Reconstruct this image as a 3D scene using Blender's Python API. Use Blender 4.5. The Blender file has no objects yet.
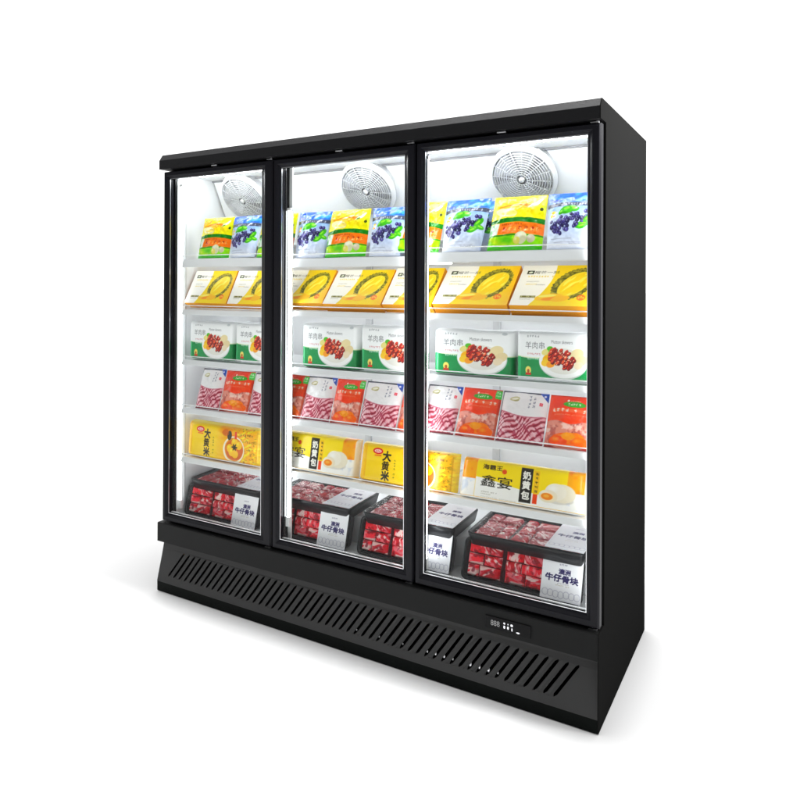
import bpy, bmesh, math, random
import numpy as np
from mathutils import Vector, Matrix
random.seed(4)
rng = np.random.default_rng(11)
C = bpy.context.scene.collection
PI = math.pi
R = math.radians

# ------------------------------------------------------------------ materials
def new_mat(name):
    m = bpy.data.materials.new(name); m.use_nodes = True
    nt = m.node_tree
    b = nt.nodes['Principled BSDF']
    return m, nt, b

def mat(name, col, rough=.5, metal=0., spec=.5, bump=0., bscale=400., coat=0., var=0.):
    m, nt, b = new_mat(name)
    b.inputs['Base Color'].default_value = (*col, 1)
    b.inputs['Roughness'].default_value = rough
    b.inputs['Metallic'].default_value = metal
    b.inputs['Specular IOR Level'].default_value = spec
    b.inputs['Coat Weight'].default_value = coat
    b.inputs['Coat Roughness'].default_value = .12
    tc = nt.nodes.new('ShaderNodeTexCoord')
    if bump > 0:
        n = nt.nodes.new('ShaderNodeTexNoise'); n.inputs['Scale'].default_value = bscale; n.inputs['Detail'].default_value = 3
        nt.links.new(tc.outputs['Object'], n.inputs['Vector'])
        bp = nt.nodes.new('ShaderNodeBump'); bp.inputs['Strength'].default_value = bump; bp.inputs['Distance'].default_value = .002
        nt.links.new(n.outputs['Fac'], bp.inputs['Height']); nt.links.new(bp.outputs['Normal'], b.inputs['Normal'])
    if var > 0:
        n2 = nt.nodes.new('ShaderNodeTexNoise'); n2.inputs['Scale'].default_value = 7; n2.inputs['Detail'].default_value = 6
        nt.links.new(tc.outputs['Object'], n2.inputs['Vector'])
        mr = nt.nodes.new('ShaderNodeMapRange')
        mr.inputs['From Min'].default_value = .3; mr.inputs['From Max'].default_value = .7
        mr.inputs['To Min'].default_value = max(0, rough - var); mr.inputs['To Max'].default_value = rough + var
        nt.links.new(n2.outputs['Fac'], mr.inputs['Value']); nt.links.new(mr.outputs['Result'], b.inputs['Roughness'])
    return m

def print_mat(name, rough=.35, spec=.4, coat=0., bump=0., bscale=30.):
    m = mat(name, (.8, .8, .8), rough, 0, spec, bump, bscale, coat)
    nt = m.node_tree
    a = nt.nodes.new('ShaderNodeAttribute'); a.attribute_name = 'print'
    nt.links.new(a.outputs['Color'], nt.nodes['Principled BSDF'].inputs['Base Color'])
    return m

def emit_mat(name, col, strength):
    m, nt, b = new_mat(name)
    b.inputs['Base Color'].default_value = (*col, 1)
    b.inputs['Emission Color'].default_value = (*col, 1)
    b.inputs['Emission Strength'].default_value = strength
    return m

def glass_mat(name, tint=(1, 1, 1), fac_scale=.8, rough=.015):
    m = bpy.data.materials.new(name); m.use_nodes = True
    nt = m.node_tree; nt.nodes.clear()
    o = nt.nodes.new('ShaderNodeOutputMaterial')
    mx = nt.nodes.new('ShaderNodeMixShader')
    t = nt.nodes.new('ShaderNodeBsdfTransparent'); t.inputs['Color'].default_value = (*tint, 1)
    g = nt.nodes.new('ShaderNodeBsdfGlossy'); g.inputs['Roughness'].default_value = rough
    # Schlick reflectance from the facing angle (the same on both sides of the pane)
    f = nt.nodes.new('ShaderNodeLayerWeight'); f.inputs['Blend'].default_value = .5
    pw = nt.nodes.new('ShaderNodeMath'); pw.operation = 'POWER'; pw.inputs[1].default_value = 5
    mu = nt.nodes.new('ShaderNodeMath'); mu.operation = 'MULTIPLY_ADD'; mu.inputs[1].default_value = .96 * fac_scale; mu.inputs[2].default_value = .04 * fac_scale
    nt.links.new(f.outputs['Facing'], pw.inputs[0]); nt.links.new(pw.outputs[0], mu.inputs[0]); nt.links.new(mu.outputs[0], mx.inputs[0])
    nt.links.new(t.outputs[0], mx.inputs[1]); nt.links.new(g.outputs[0], mx.inputs[2])
    nt.links.new(mx.outputs[0], o.inputs['Surface'])
    return m

M = {}
M['black'] = mat('black_powder_coat', (.011, .011, .012), .45, 0, .12, .35, 900, 0, .02)
M['apron'] = mat('black_apron', (.0065, .0068, .0068), .45, 0, .12, .35, 900, 0, .02)
M['side'] = mat('black_side_sheet', (.0125, .0125, .0123), .6, 0, .0, .5, 700, 0, .02)
M['frame'] = mat('black_door_frame', (.009, .009, .012), .34, 0, .12, .12, 900, 0, .02)
M['grille'] = mat('charcoal_grille', (.040, .040, .040), .45, 0, .2, .3, 900, 0, .05)
M['kick'] = mat('black_kick_plate', (.0032, .0045, .0040), .5, 0, .06, .4, 700)
M['rubber'] = mat('black_rubber', (.005, .005, .005), .35, 0, .2)
M['gloss_black'] = mat('gloss_black', (.012, .012, .013), .12, 0, .5)
M['channel'] = mat('grey_channel', (.38, .385, .39), .5, 0, .4)
M['plate'] = mat('display_plate', (.0025, .0025, .003), .25, 0, .10)
M['dark'] = mat('dark_void', (.006, .006, .006), .8, 0, .1)
M['liner'] = mat('white_liner', (.80, .81, .82), .35, 0, .4, .05, 40)
M['white'] = mat('white_enamel', (.82, .83, .84), .3, 0, .45, .04, 60)
M['seam'] = mat('grey_seam', (.22, .22, .23), .5)
M['upright'] = mat('grey_slot_strip', (.62, .63, .64), .4, 0, .4)
M['grey_guard'] = mat('grey_fan_guard', (.66, .67, .69), .35, .1, .5)
M['grey_fan'] = mat('grey_fan_blades', (.40, .41, .43), .5, 0, .3)
M['silver'] = mat('silver_metal', (.72, .73, .75), .28, 1., .5)
M['copper'] = mat('condenser_metal', (.5, .5, .52), .35, 1., .5)
M['glass'] = glass_mat('door_glass', (.985, .995, .99), .16)
M['film'] = glass_mat('cling_film', (.99, .99, .99), .35, .16)
M['clear'] = glass_mat('clear_acrylic', (.97, .98, .98), .8)
M['led'] = emit_mat('led_tube', (.93, .97, 1.0), 20.0)
M['fill_low'] = emit_mat('fill_tube_low', (.95, .98, 1.0), 3.0)
M['fill_right'] = emit_mat('fill_tube_right', (.97, .98, 1.0), 14.0)
M['fill_shelf'] = emit_mat('fill_shelf_strip', (.97, .98, 1.0), 13.0)
M['fill_sill'] = emit_mat('fill_sill_strip', (.97, .98, 1.0), 26.0)
M['fill_front'] = emit_mat('fill_shelf_front', (.97, .98, 1.0), 5.5)
M['fill_right_low'] = emit_mat('fill_tube_right_low', (.97, .98, 1.0), 8.0)
M['fill_top'] = emit_mat('fill_strip', (.96, .98, 1.0), 38.0)
M['digit_dim'] = emit_mat('digit_dim', (.30, .30, .30), .05)
M['icon'] = emit_mat('icon_lit', (.95, .95, 1.), .22)
M['bag'] = print_mat('printed_bag_film', .28, .5, .15, .35, 45)
M['card'] = print_mat('printed_carton', .38, .35, .1)
M['wrap'] = print_mat('printed_wrap', .3, .45, .1, .2, 30)
M['meat'] = print_mat('frozen_meat', .45, .22, .06, .25, 160)
M['label'] = print_mat('label_paper', .45, .3)
M['tray'] = mat('black_plastic_tray', (.008, .008, .010), .3, 0, .28)
M['floor'] = mat('white_floor', (.88, .88, .88), .6, 0, .1)

# ------------------------------------------------------------------ object helpers
def link(me, name, m, parent=None, smooth=False):
    o = bpy.data.objects.new(name, me); C.objects.link(o)
    if m is not None: me.materials.append(m)
    if parent is not None: o.parent = parent
    if smooth:
        for p in me.polygons: p.use_smooth = True
    return o

def obj(name, bm, m, parent=None, smooth=False):
    me = bpy.data.meshes.new(name); bm.normal_update(); bm.to_mesh(me); bm.free()
    return link(me, name, m, parent, smooth)

def thing(name, label, cat, loc=(0, 0, 0), group=None):
    o = bpy.data.objects.new(name, None); C.objects.link(o); o.location = loc
    o['label'] = label; o['category'] = cat
    if group: o['group'] = group
    return o

def part(name, parent, loc=(0, 0, 0)):
    o = bpy.data.objects.new(name, None); C.objects.link(o); o.location = loc; o.parent = parent
    return o

def box(bm, x0, x1, y0, y1, z0, z1, bev=0., seg=2):
    r = bmesh.ops.create_cube(bm, size=1)
    vs = r['verts']
    for v in vs:
        v.co = Vector(((x0 + x1) / 2 + v.co.x * (x1 - x0), (y0 + y1) / 2 + v.co.y * (y1 - y0), (z0 + z1) / 2 + v.co.z * (z1 - z0)))
    if bev > 0:
        es = {e for v in vs for e in v.link_edges}
        bmesh.ops.bevel(bm, geom=list(es), offset=bev, segments=seg, profile=.7, affect='EDGES')

def tube(bm, p, q, r, n=10, cap=True):
    p, q = Vector(p), Vector(q); d = q - p
    mt = Matrix.Translation((p + q) / 2) @ d.to_track_quat('Z', 'Y').to_matrix().to_4x4()
    bmesh.ops.create_cone(bm, cap_ends=cap, segments=n, radius1=r, radius2=r, depth=d.length, matrix=mt)

def torus(bm, R0, r, mtx, n=48, k=8):
    rows = []
    for i in range(n):
        a = 2 * PI * i / n
        rows.append([bm.verts.new(mtx @ Vector(((R0 + r * math.cos(2 * PI * j / k)) * math.cos(a), (R0 + r * math.cos(2 * PI * j / k)) * math.sin(a), r * math.sin(2 * PI * j / k)))) for j in range(k)])
    for i in range(n):
        for j in range(k):
            bm.faces.new((rows[i][j], rows[(i + 1) % n][j], rows[(i + 1) % n][(j + 1) % k], rows[i][(j + 1) % k]))

def lathe(bm, prof, mtx, n=48):
    rows = [[bm.verts.new(mtx @ Vector((r * math.cos(2 * PI * i / n), r * math.sin(2 * PI * i / n), z))) for i in range(n)] for r, z in prof]
    for a in range(len(prof) - 1):
        for i in range(n):
            bm.faces.new((rows[a][i], rows[a][(i + 1) % n], rows[a + 1][(i + 1) % n], rows[a + 1][i]))

def prism_x(bm, prof, x0, x1):
    # closed profile of (y, z) points extruded along X
    a = [bm.verts.new((x0, y, z)) for y, z in prof]; b = [bm.verts.new((x1, y, z)) for y, z in prof]
    n = len(prof)
    bm.faces.new(a); bm.faces.new(b[::-1])
    for i in range(n):
        bm.faces.new((a[i], b[i], b[(i + 1) % n], a[(i + 1) % n]))
    bmesh.ops.recalc_face_normals(bm, faces=bm.faces[:])

def frame_loop(bm, outer, inner, prof):
    # mitred rectangular frame: outer/inner = (x0,x1,z0,z1); prof = closed list of (t, y)
    def corner(t, k):
        xs = (outer[0] + (inner[0] - outer[0]) * t, outer[1] + (inner[1] - outer[1]) * t)
        zs = (outer[2] + (inner[2] - outer[2]) * t, outer[3] + (inner[3] - outer[3]) * t)
        return ((xs[0], zs[0]), (xs[1], zs[0]), (xs[1], zs[1]), (xs[0], zs[1]))[k]
    rows = []
    for k in range(4):
        rows.append([bm.verts.new((corner(t, k)[0], y, corner(t, k)[1])) for t, y in prof])
    n = len(prof)
    for k in range(4):
        for i in range(n):
            bm.faces.new((rows[k][i], rows[(k + 1) % 4][i], rows[(k + 1) % 4][(i + 1) % n], rows[k][(i + 1) % n]))
    bmesh.ops.recalc_face_normals(bm, faces=bm.faces[:])

def dup(root, loc=None, rot=None, scale=None, label=None, group=None):
    r = root.copy(); C.objects.link(r)
    if loc is not None: r.location = loc
    if rot is not None: r.rotation_euler = rot
    if scale is not None: r.scale = scale
    if label: r['label'] = label
    if group: r['group'] = group
    for ch in list(root.children):
        c = ch.copy(); C.objects.link(c); c.parent = r
        for g in list(ch.children):
            d = g.copy(); C.objects.link(d); d.parent = c
    return r

# ------------------------------------------------------------------ print painter (numpy canvases in sRGB, put on fine grids as a colour attribute)
def s2l(a):
    a = np.clip(a, 0, 1)
    return np.where(a <= .04045, a / 12.92, ((a + .055) / 1.055) ** 2.4)

class Canvas:
    def __init__(s, w, h, res, col):
        s.w, s.h = w, h
        s.nx, s.ny = max(2, round(w / res)), max(2, round(h / res))
        x = np.linspace(0, w, s.nx + 1); z = np.linspace(0, h, s.ny + 1)
        s.X, s.Z = np.meshgrid(x, z)
        s.U, s.V = s.X / w, s.Z / h
        s.a = np.ones((s.ny + 1, s.nx + 1, 3)) * (np.array(col) / 255.)
        s.soft = res * .6
    def put(s, mask, col, al=1.):
        m = (np.clip(mask, 0, 1) * al)[..., None]
        c = np.array(col, float) / 255. if not isinstance(col, np.ndarray) else col
        s.a = s.a * (1 - m) + c * m
    def edge(s, d): return np.clip(.5 - d / (2 * s.soft), 0, 1)
    def rect(s, u0, u1, v0, v1, col, al=1., shear=0.):
        uu = s.X - shear * (s.V - (v0 + v1) / 2) * s.w
        d = np.maximum(np.abs(uu - (u0 + u1) / 2 * s.w) - (u1 - u0) / 2 * s.w, np.abs(s.Z - (v0 + v1) / 2 * s.h) - (v1 - v0) / 2 * s.h)
        m = s.edge(d); s.put(m, col, al); return m
    def ell_mask(s, cu, cv, rx, rz, ang=0.):
        dx, dz = s.X - cu * s.w, s.Z - cv * s.h
        c, q = math.cos(ang), math.sin(ang)
        a, b = (dx * c + dz * q) / rx, (-dx * q + dz * c) / rz
        return s.edge((np.sqrt(a * a + b * b) - 1) * min(rx, rz)), a, b
    def ell(s, cu, cv, rx, rz, col, ang=0., al=1.):
        m, a, b = s.ell_mask(cu, cv, rx, rz, ang); s.put(m, col, al); return m
    def ball(s, cu, cv, r, col, hi, ang=.0, ry=None):
        m, a, b = s.ell_mask(cu, cv, r, ry or r, ang)
        s.put(m, col); t = np.clip(1 - np.sqrt((a + .3) ** 2 + (b - .35) ** 2) / .6, 0, 1)
        s.put(m * t, hi, .8)
    def noise(s, fx, fz=None, oct=3, seed=0, ang=0.):
        fz = fz or fx
        r = np.random.default_rng(seed); out = np.zeros_like(s.X); amp = 1.; tot = 0
        c, q = math.cos(ang), math.sin(ang)
        x0, z0 = s.X * c + s.Z * q, -s.X * q + s.Z * c
        for o in range(oct):
            x, z = x0 * fx * 2 ** o + 500.3, z0 * fz * 2 ** o + 500.7
            g = r.random((64, 64)); xi, zi = np.floor(x).astype(int), np.floor(z).astype(int)
            fx_, fz_ = x - xi, z - zi
            fx_, fz_ = fx_ * fx_ * (3 - 2 * fx_), fz_ * fz_ * (3 - 2 * fz_)
            G = lambda i, j: g[i % 64, j % 64]
            v = (G(xi, zi) * (1 - fx_) + G(xi + 1, zi) * fx_) * (1 - fz_) + (G(xi, zi + 1) * (1 - fx_) + G(xi + 1, zi + 1) * fx_) * fz_
            out += amp * v; tot += amp; amp *= .5
        return out / tot
    def text(s, txt, cu, cv, h, col, al=1., sx=1., bold=0., width=None):
        # lettering: font outlines rasterised into the print; h = height in metres, centred on (cu, cv)
        tris = text_tris(txt)
        if not len(tris): return
        p = tris.reshape(-1, 2); lo, hi = p.min(0), p.max(0)
        k = h / (hi[1] - lo[1]); kx = k * sx
        if width: kx = width / (hi[0] - lo[0])
        T = (tris - (lo + hi) / 2) * np.array([kx, k]) + np.array([cu * s.w, cv * s.h])
        SS = 3; dx, dz = s.w / s.nx, s.h / s.ny
        acc = np.zeros((SS * (s.ny + 1), SS * (s.nx + 1)), bool)
        gx = (np.arange(SS * (s.nx + 1)) - (SS - 1) / 2) / SS * dx; gz = (np.arange(SS * (s.ny + 1)) - (SS - 1) / 2) / SS * dz
        for t in T:
            lo_, hi_ = t.min(0) - bold, t.max(0) + bold
            i0, i1 = np.searchsorted(gx, [lo_[0], hi_[0]]); j0, j1 = np.searchsorted(gz, [lo_[1], hi_[1]])
            if i0 >= i1 or j0 >= j1: continue
            xx, zz = np.meshgrid(gx[i0:i1], gz[j0:j1]); inside = np.ones_like(xx, bool)
            area = (t[1][0] - t[0][0]) * (t[2][1] - t[0][1]) - (t[1][1] - t[0][1]) * (t[2][0] - t[0][0])
            if abs(area) < 1e-12: continue
            sg = 1 if area > 0 else -1
            for a in range(3):
                p0, p1 = t[a], t[(a + 1) % 3]; L = math.hypot(*(p1 - p0)) + 1e-12
                inside &= sg * ((p1[0] - p0[0]) * (zz - p0[1]) - (p1[1] - p0[1]) * (xx - p0[0])) / L >= -bold
            acc[j0:j1, i0:i1] |= inside
        m = acc.reshape(s.ny + 1, SS, s.nx + 1, SS).mean((1, 3))
        s.put(m, col, al)
    def vtext(s, txt, cu, cv, ch, col, gap=1.12, **k):
        n = len(txt)
        for i, c in enumerate(txt):
            s.text(c, cu, cv + ((n - 1) / 2 - i) * ch * gap / s.h, ch, col, **k)
    def marks(s, u0, u1, v, hz, col, n=9, al=.8, seed=0):
        # fine print too small to read
        r = np.random.default_rng(seed); w = (u1 - u0) / n
        for i in range(n):
            if r.random() < .12: continue
            for q in range(3):
                a = u0 + w * (i + .1 + .25 * r.random()); b = a + w * (.2 + .5 * r.random())
                z = v + (r.random() - .5) * hz / s.h * .8
                s.rect(a, b, z - .1 * hz / s.h, z + .1 * hz / s.h, col, al)
            a = u0 + w * (i + .2 + .5 * r.random())
            s.rect(a, a + w * .14, v - .45 * hz / s.h, v + .45 * hz / s.h, col, al)

_tc = {}
def text_tris(txt):
    if txt in _tc: return _tc[txt]
    cu = bpy.data.curves.new('lettering', 'FONT'); cu.body = txt; cu.resolution_u = 3
    o = bpy.data.objects.new('lettering', cu); C.objects.link(o)
    dg = bpy.context.evaluated_depsgraph_get(); dg.update()
    ev = o.evaluated_get(dg); me = ev.to_mesh(); me.calc_loop_triangles()
    co = np.array([v.co[:2] for v in me.vertices]).reshape(-1, 2)
    t = np.array([co[list(l.vertices)] for l in me.loop_triangles]) if len(me.loop_triangles) else np.zeros((0, 3, 2))
    ev.to_mesh_clear(); bpy.data.objects.remove(o); bpy.data.curves.remove(cu)
    _tc[txt] = t
    return t

def grid_mesh(name, X, Y, Z, col=None, extra=None):
    ny, nx = X.shape
    co = np.stack([X, Y, Z], -1).reshape(-1, 3)
    idx = np.arange(nx * ny).reshape(ny, nx)
    q = np.stack([idx[:-1, :-1], idx[:-1, 1:], idx[1:, 1:], idx[1:, :-1]], -1).reshape(-1, 4)
    if col is not None:                                          # vivid printing inks
        lum = col @ np.array([.3, .59, .11]); col = np.clip(lum[..., None] + (col - lum[..., None]) * 1.18, 0, 1)
    cl = s2l(col.reshape(-1, 3)) if col is not None else np.ones((len(co), 3)) * .8
    if extra is not None:                                        # (verts, quads, srgb colours)
        q = np.concatenate([q, np.array(extra[1]) + len(co)])
        co = np.concatenate([co, np.array(extra[0], float)]); cl = np.concatenate([cl, s2l(np.array(extra[2], float) / 255.)])
    me = bpy.data.meshes.new(name)
    me.vertices.add(len(co)); me.vertices.foreach_set('co', co.astype(np.float32).ravel())
    me.loops.add(q.size); me.loops.foreach_set('vertex_index', q.astype(np.int32).ravel())
    me.polygons.add(len(q)); me.polygons.foreach_set('loop_start', (np.arange(len(q)) * 4).astype(np.int32))
    me.update(calc_edges=True)
    at = me.color_attributes.new('print', 'FLOAT_COLOR', 'POINT')
    at.data.foreach_set('color', np.concatenate([cl, np.ones((len(cl), 1))], 1).astype(np.float32).ravel())
    me.validate(); 
    for p in me.polygons: p.use_smooth = True
    return me

def box_sides(w, h, D, cols, inset=0.):
    # back and four side quads of a carton (front at y=-D), each with its own verts; cols: bottom, top, left, right, back
    x0, x1 = -w / 2, w / 2
    vs, qs, cs = [], [], []
    def quad(p, c):
        n = len(vs); vs.extend(p); qs.append([n, n + 1, n + 2, n + 3]); cs.extend([c] * 4)
    quad([(x0, 0, 0), (x1, 0, 0), (x1, -D, 0), (x0, -D, 0)], cols[0])
    quad([(x0, -D, h), (x1, -D, h), (x1, 0, h), (x0, 0, h)], cols[1])
    quad([(x0, 0, 0), (x0, -D, 0), (x0, -D, h), (x0, 0, h)], cols[2])
    quad([(x1, -D, 0), (x1, 0, 0), (x1, 0, h), (x1, -D, h)], cols[3])
    quad([(x1, 0, 0), (x0, 0, 0), (x0, 0, h), (x1, 0, h)], cols[4])
    return vs, qs, cs

def back_sheet(w, h, fn, col, n=14, taper=None):
    u, v = np.meshgrid(np.linspace(0, 1, n), np.linspace(0, 1, n))
    x = (u - .5) * w
    if taper is not None: x = x * taper(v)
    y = fn(u, v); vs = np.stack([x, y, v * h], -1).reshape(-1, 3).tolist()
    qs = []
    for j in range(n - 1):
        for i in range(n - 1):
            a = j * n + i; qs.append([a + 1, a, a + n, a + n + 1])
    return vs, qs, [col] * len(vs)

def pillow(c, T, p=2.4, q=2.4, wr=.0, seed=1, f=28):
    su, sv = 1 - np.abs(2 * c.U - 1) ** p, 1 - np.abs(2 * c.V - 1) ** q
    t = T * np.clip(su, 0, 1) ** .7 * np.clip(sv, 0, 1) ** .7
    if wr: t = t + wr * (c.noise(f, f, 3, seed) - .5) * np.minimum(1, 6 * np.clip(su * sv, 0, 1))
    return t

# --- the yellow frozen dumpling bag
def yellow_bag_mesh():
    w, h = .192, .195; c = Canvas(w, h, .0012, (252, 236, 12))
    n1, n2 = c.noise(26, 26, 3, 3), c.noise(60, 30, 3, 4)
    c.put(np.clip((n1 - .52) * 6, 0, 1) * np.clip((c.V - .55) * 5, 0, 1), (206, 226, 10), .8)
    c.put(np.clip((c.noise(18, 34, 3, 9) - .5) * 7, 0, 1) * np.clip((c.V - .6) * 5, 0, 1), (255, 196, 10), .8)
    c.ell(.45, .77, .058, .012, (240, 140, 20), .08); c.ell(.4, .745, .05, .009, (252, 190, 40), .05)
    c.ell(.3, .66, .04, .016, (255, 247, 190), -.15); c.ell(.36, .65, .03, .008, (250, 226, 120), 0)
    c.ell(.20, .86, .03, .012, (250, 190, 20), .3)
    c.ell(.80, .81, .022, .006, (250, 252, 235), .5); c.ell(.86, .86, .015, .005, (250, 252, 235), .6); c.ell(.75, .77, .01, .004, (90, 130, 40), .4)
    c.ell(.4, .93, .008, .005, (130, 150, 30)); c.ell(.12, .93, .006, .005, (130, 160, 30)); c.ell(.93, .71, .006, .006, (60, 70, 20))
    arc = .50 + .04 * np.sin((c.U - .12) * 3.1) - .03 * c.U
    c.put(c.edge((np.abs(c.V - arc) - .035 - .012 * c.U) * h) , (10, 118, 22))
    c.put(c.edge((arc - .035 - .012 * c.U - .3 - c.V) * -h) * 0, (0, 0, 0))
    lo = .235 + .03 * np.sin(c.U * 3.0)
    band = c.edge((lo - c.V) * h) * c.edge((c.V - (arc - .045)) * h)
    c.put(band, (247, 148, 16)); c.put(band * c.edge((.2 - c.U) * w), (240, 116, 14), .75)
    c.put(band * c.edge((c.U - .17 - .12 * (c.V - .2)) * w), (228, 240, 226))
    c.put(band * c.edge((c.U - .12) * w) * np.clip((c.noise(70, 70, 2, 5) - .5) * 6, 0, 1), (70, 160, 70), .7)
    r = np.random.default_rng(5)
    c.marks(.25, .95, .36, .017, (168, 36, 8), 7, .85, 33); c.marks(.25, .95, .352, .014, (255, 206, 120), 7, .7, 34)
    c.marks(.24, .62, .44, .007, (150, 60, 10), 10, .7, 7)
    c.put(c.edge((np.abs(c.V - lo + .018) - .016) * h), (52, 140, 18))
    low = c.edge((c.V - lo + .032) * h)
    c.put(low, (148, 226, 24)); c.put(low * np.clip((c.noise(22, 50, 3, 12) - .45) * 5, 0, 1), (90, 196, 22), .8)
    c.put(low * np.clip((c.noise(30, 30, 2, 13) - .55) * 6, 0, 1), (226, 246, 60), .8)
    c.ball(.62, .20, .021, (226, 224, 190), (255, 255, 248)); c.ball(.80, .18, .014, (214, 206, 180), (240, 240, 225)); c.ball(.55, .15, .012, (236, 226, 120), (252, 250, 200))
    c.rect(0, 1, 0, .055, (62, 178, 24)); c.rect(0, 1, .965, 1, (236, 222, 40), .7)
    t = pillow(c, .022, 2.6, 2.6, .013, 2, 30)
    tp = lambda v: 1 - .02 * v
    X = (c.U - .5) * w * tp(c.V)
    ex = back_sheet(w, h, lambda u, v: .012 * (1 - np.abs(2 * u - 1) ** 2.6) * (1 - np.abs(2 * v - 1) ** 2.6), (225, 215, 30), taper=tp)
    return grid_mesh('dumpling_bag', X, -t, c.Z, c.a, ex), w, h

# --- the blueberry bag
def blue_bag_mesh():
    w, h = .185, .195; c = Canvas(w, h, .0012, (206, 220, 246))
    top = np.clip((c.V - .5) / .3, 0, 1)
    c.put(top, (120, 166, 232), .9)
    c.put(c.edge((.80 - c.V) * h), (14, 88, 206))
    c.put(c.edge((.80 - c.V) * h) * np.clip((c.noise(16, 52, 3, 21, .25) - .56) * 7, 0, 1), (84, 170, 246), .9)
    c.put(c.edge((.80 - c.V) * h) * np.clip((c.noise(14, 40, 3, 22, -.3) - .56) * 8, 0, 1), (14, 58, 168), .9)
    c.rect(0, 1, .715, .79, (44, 48, 72)); c.rect(.3, .97, .725, .78, (92, 96, 112), .8)
    c.marks(.32, .9, .753, .009, (206, 210, 222), 11, .9, 3)
    c.put(np.clip((.3 - c.V) / .25, 0, 1), (240, 242, 250), .9)
    c.put(np.clip((c.noise(20, 20, 3, 24) - .5) * 4, 0, 1) * np.clip((.4 - c.V) * 5, 0, 1), (196, 206, 232), .6)
    for u, v, a, rx in ((.42, .64, .15, .026), (.55, .67, -.2, .022), (.32, .61, .5, .014), (.84, .50, .7, .024), (.76, .40, .2, .022), (.9, .42, -.3, .016), (.68, .36, .0, .016)):
        c.ell(u, v, rx, rx * .5, (74, 178, 34), a); c.ell(u, v + .012, rx * .6, rx * .2, (150, 222, 70), a)
    r = np.random.default_rng(8)
    for i in range(50):
        a, q = r.random() * 2 * PI, math.sqrt(r.random())
        u = .50 + .40 * q * math.cos(a); v = .45 + .135 * q * math.sin(a) + .30 * (u - .48)
        k = .0050 + .0027 * r.random()
        base = [(46, 40, 96), (66, 56, 124), (30, 26, 66), (84, 78, 150)][i % 4]
        c.ell(u, v, k * 1.18, k * 1.1, (16, 14, 40)); c.ball(u, v, k, base, (196, 192, 236))
        if i % 3 == 0: c.ell(u + .01, v, k * .35, k * .3, (12, 12, 32))
    for u, v, a, rx in ((.84, .50, .7, .018), (.74, .36, .2, .018), (.42, .66, .3, .018)):
        c.ell(u, v, rx, rx * .5, (74, 178, 34), a); c.ell(u, v + .012, rx * .6, rx * .2, (150, 222, 70), a)
    for u, v in ((.12, .36), (.18, .28), (.3, .25), (.1, .45), (.26, .3)): c.ball(u, v, .0068, (44, 36, 92), (150, 146, 206))
    c.ell(.14, .62, .009, .006, (236, 190, 40)); c.ell(.10, .56, .006, .006, (240, 224, 60)); c.ell(.16, .55, .006, .004, (232, 120, 90))
    c.rect(.1, .55, .155, .163, (140, 146, 166), .7); c.rect(.12, .8, .095, .102, (150, 154, 172), .7); c.marks(.5, .86, .07, .005, (120, 126, 150), 12, .6, 8)
    c.rect(.0, 1, 0, .02, (222, 228, 244)); c.rect(.965, 1, 0, .74, (176, 192, 222), .5)
    t = pillow(c, .024, 2.4, 2.6, .014, 6, 26)
    tp = lambda v: .84 + .16 * np.clip(v, 0, 1)
    X = (c.U - .5) * w * tp(c.V)
    ex = back_sheet(w, h, lambda u, v: .012 * (1 - np.abs(2 * u - 1) ** 2.6) * (1 - np.abs(2 * v - 1) ** 2.6), (110, 150, 215), taper=tp)
    return grid_mesh('blueberry_bag', X, -t, c.Z, c.a, ex), w, h

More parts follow.
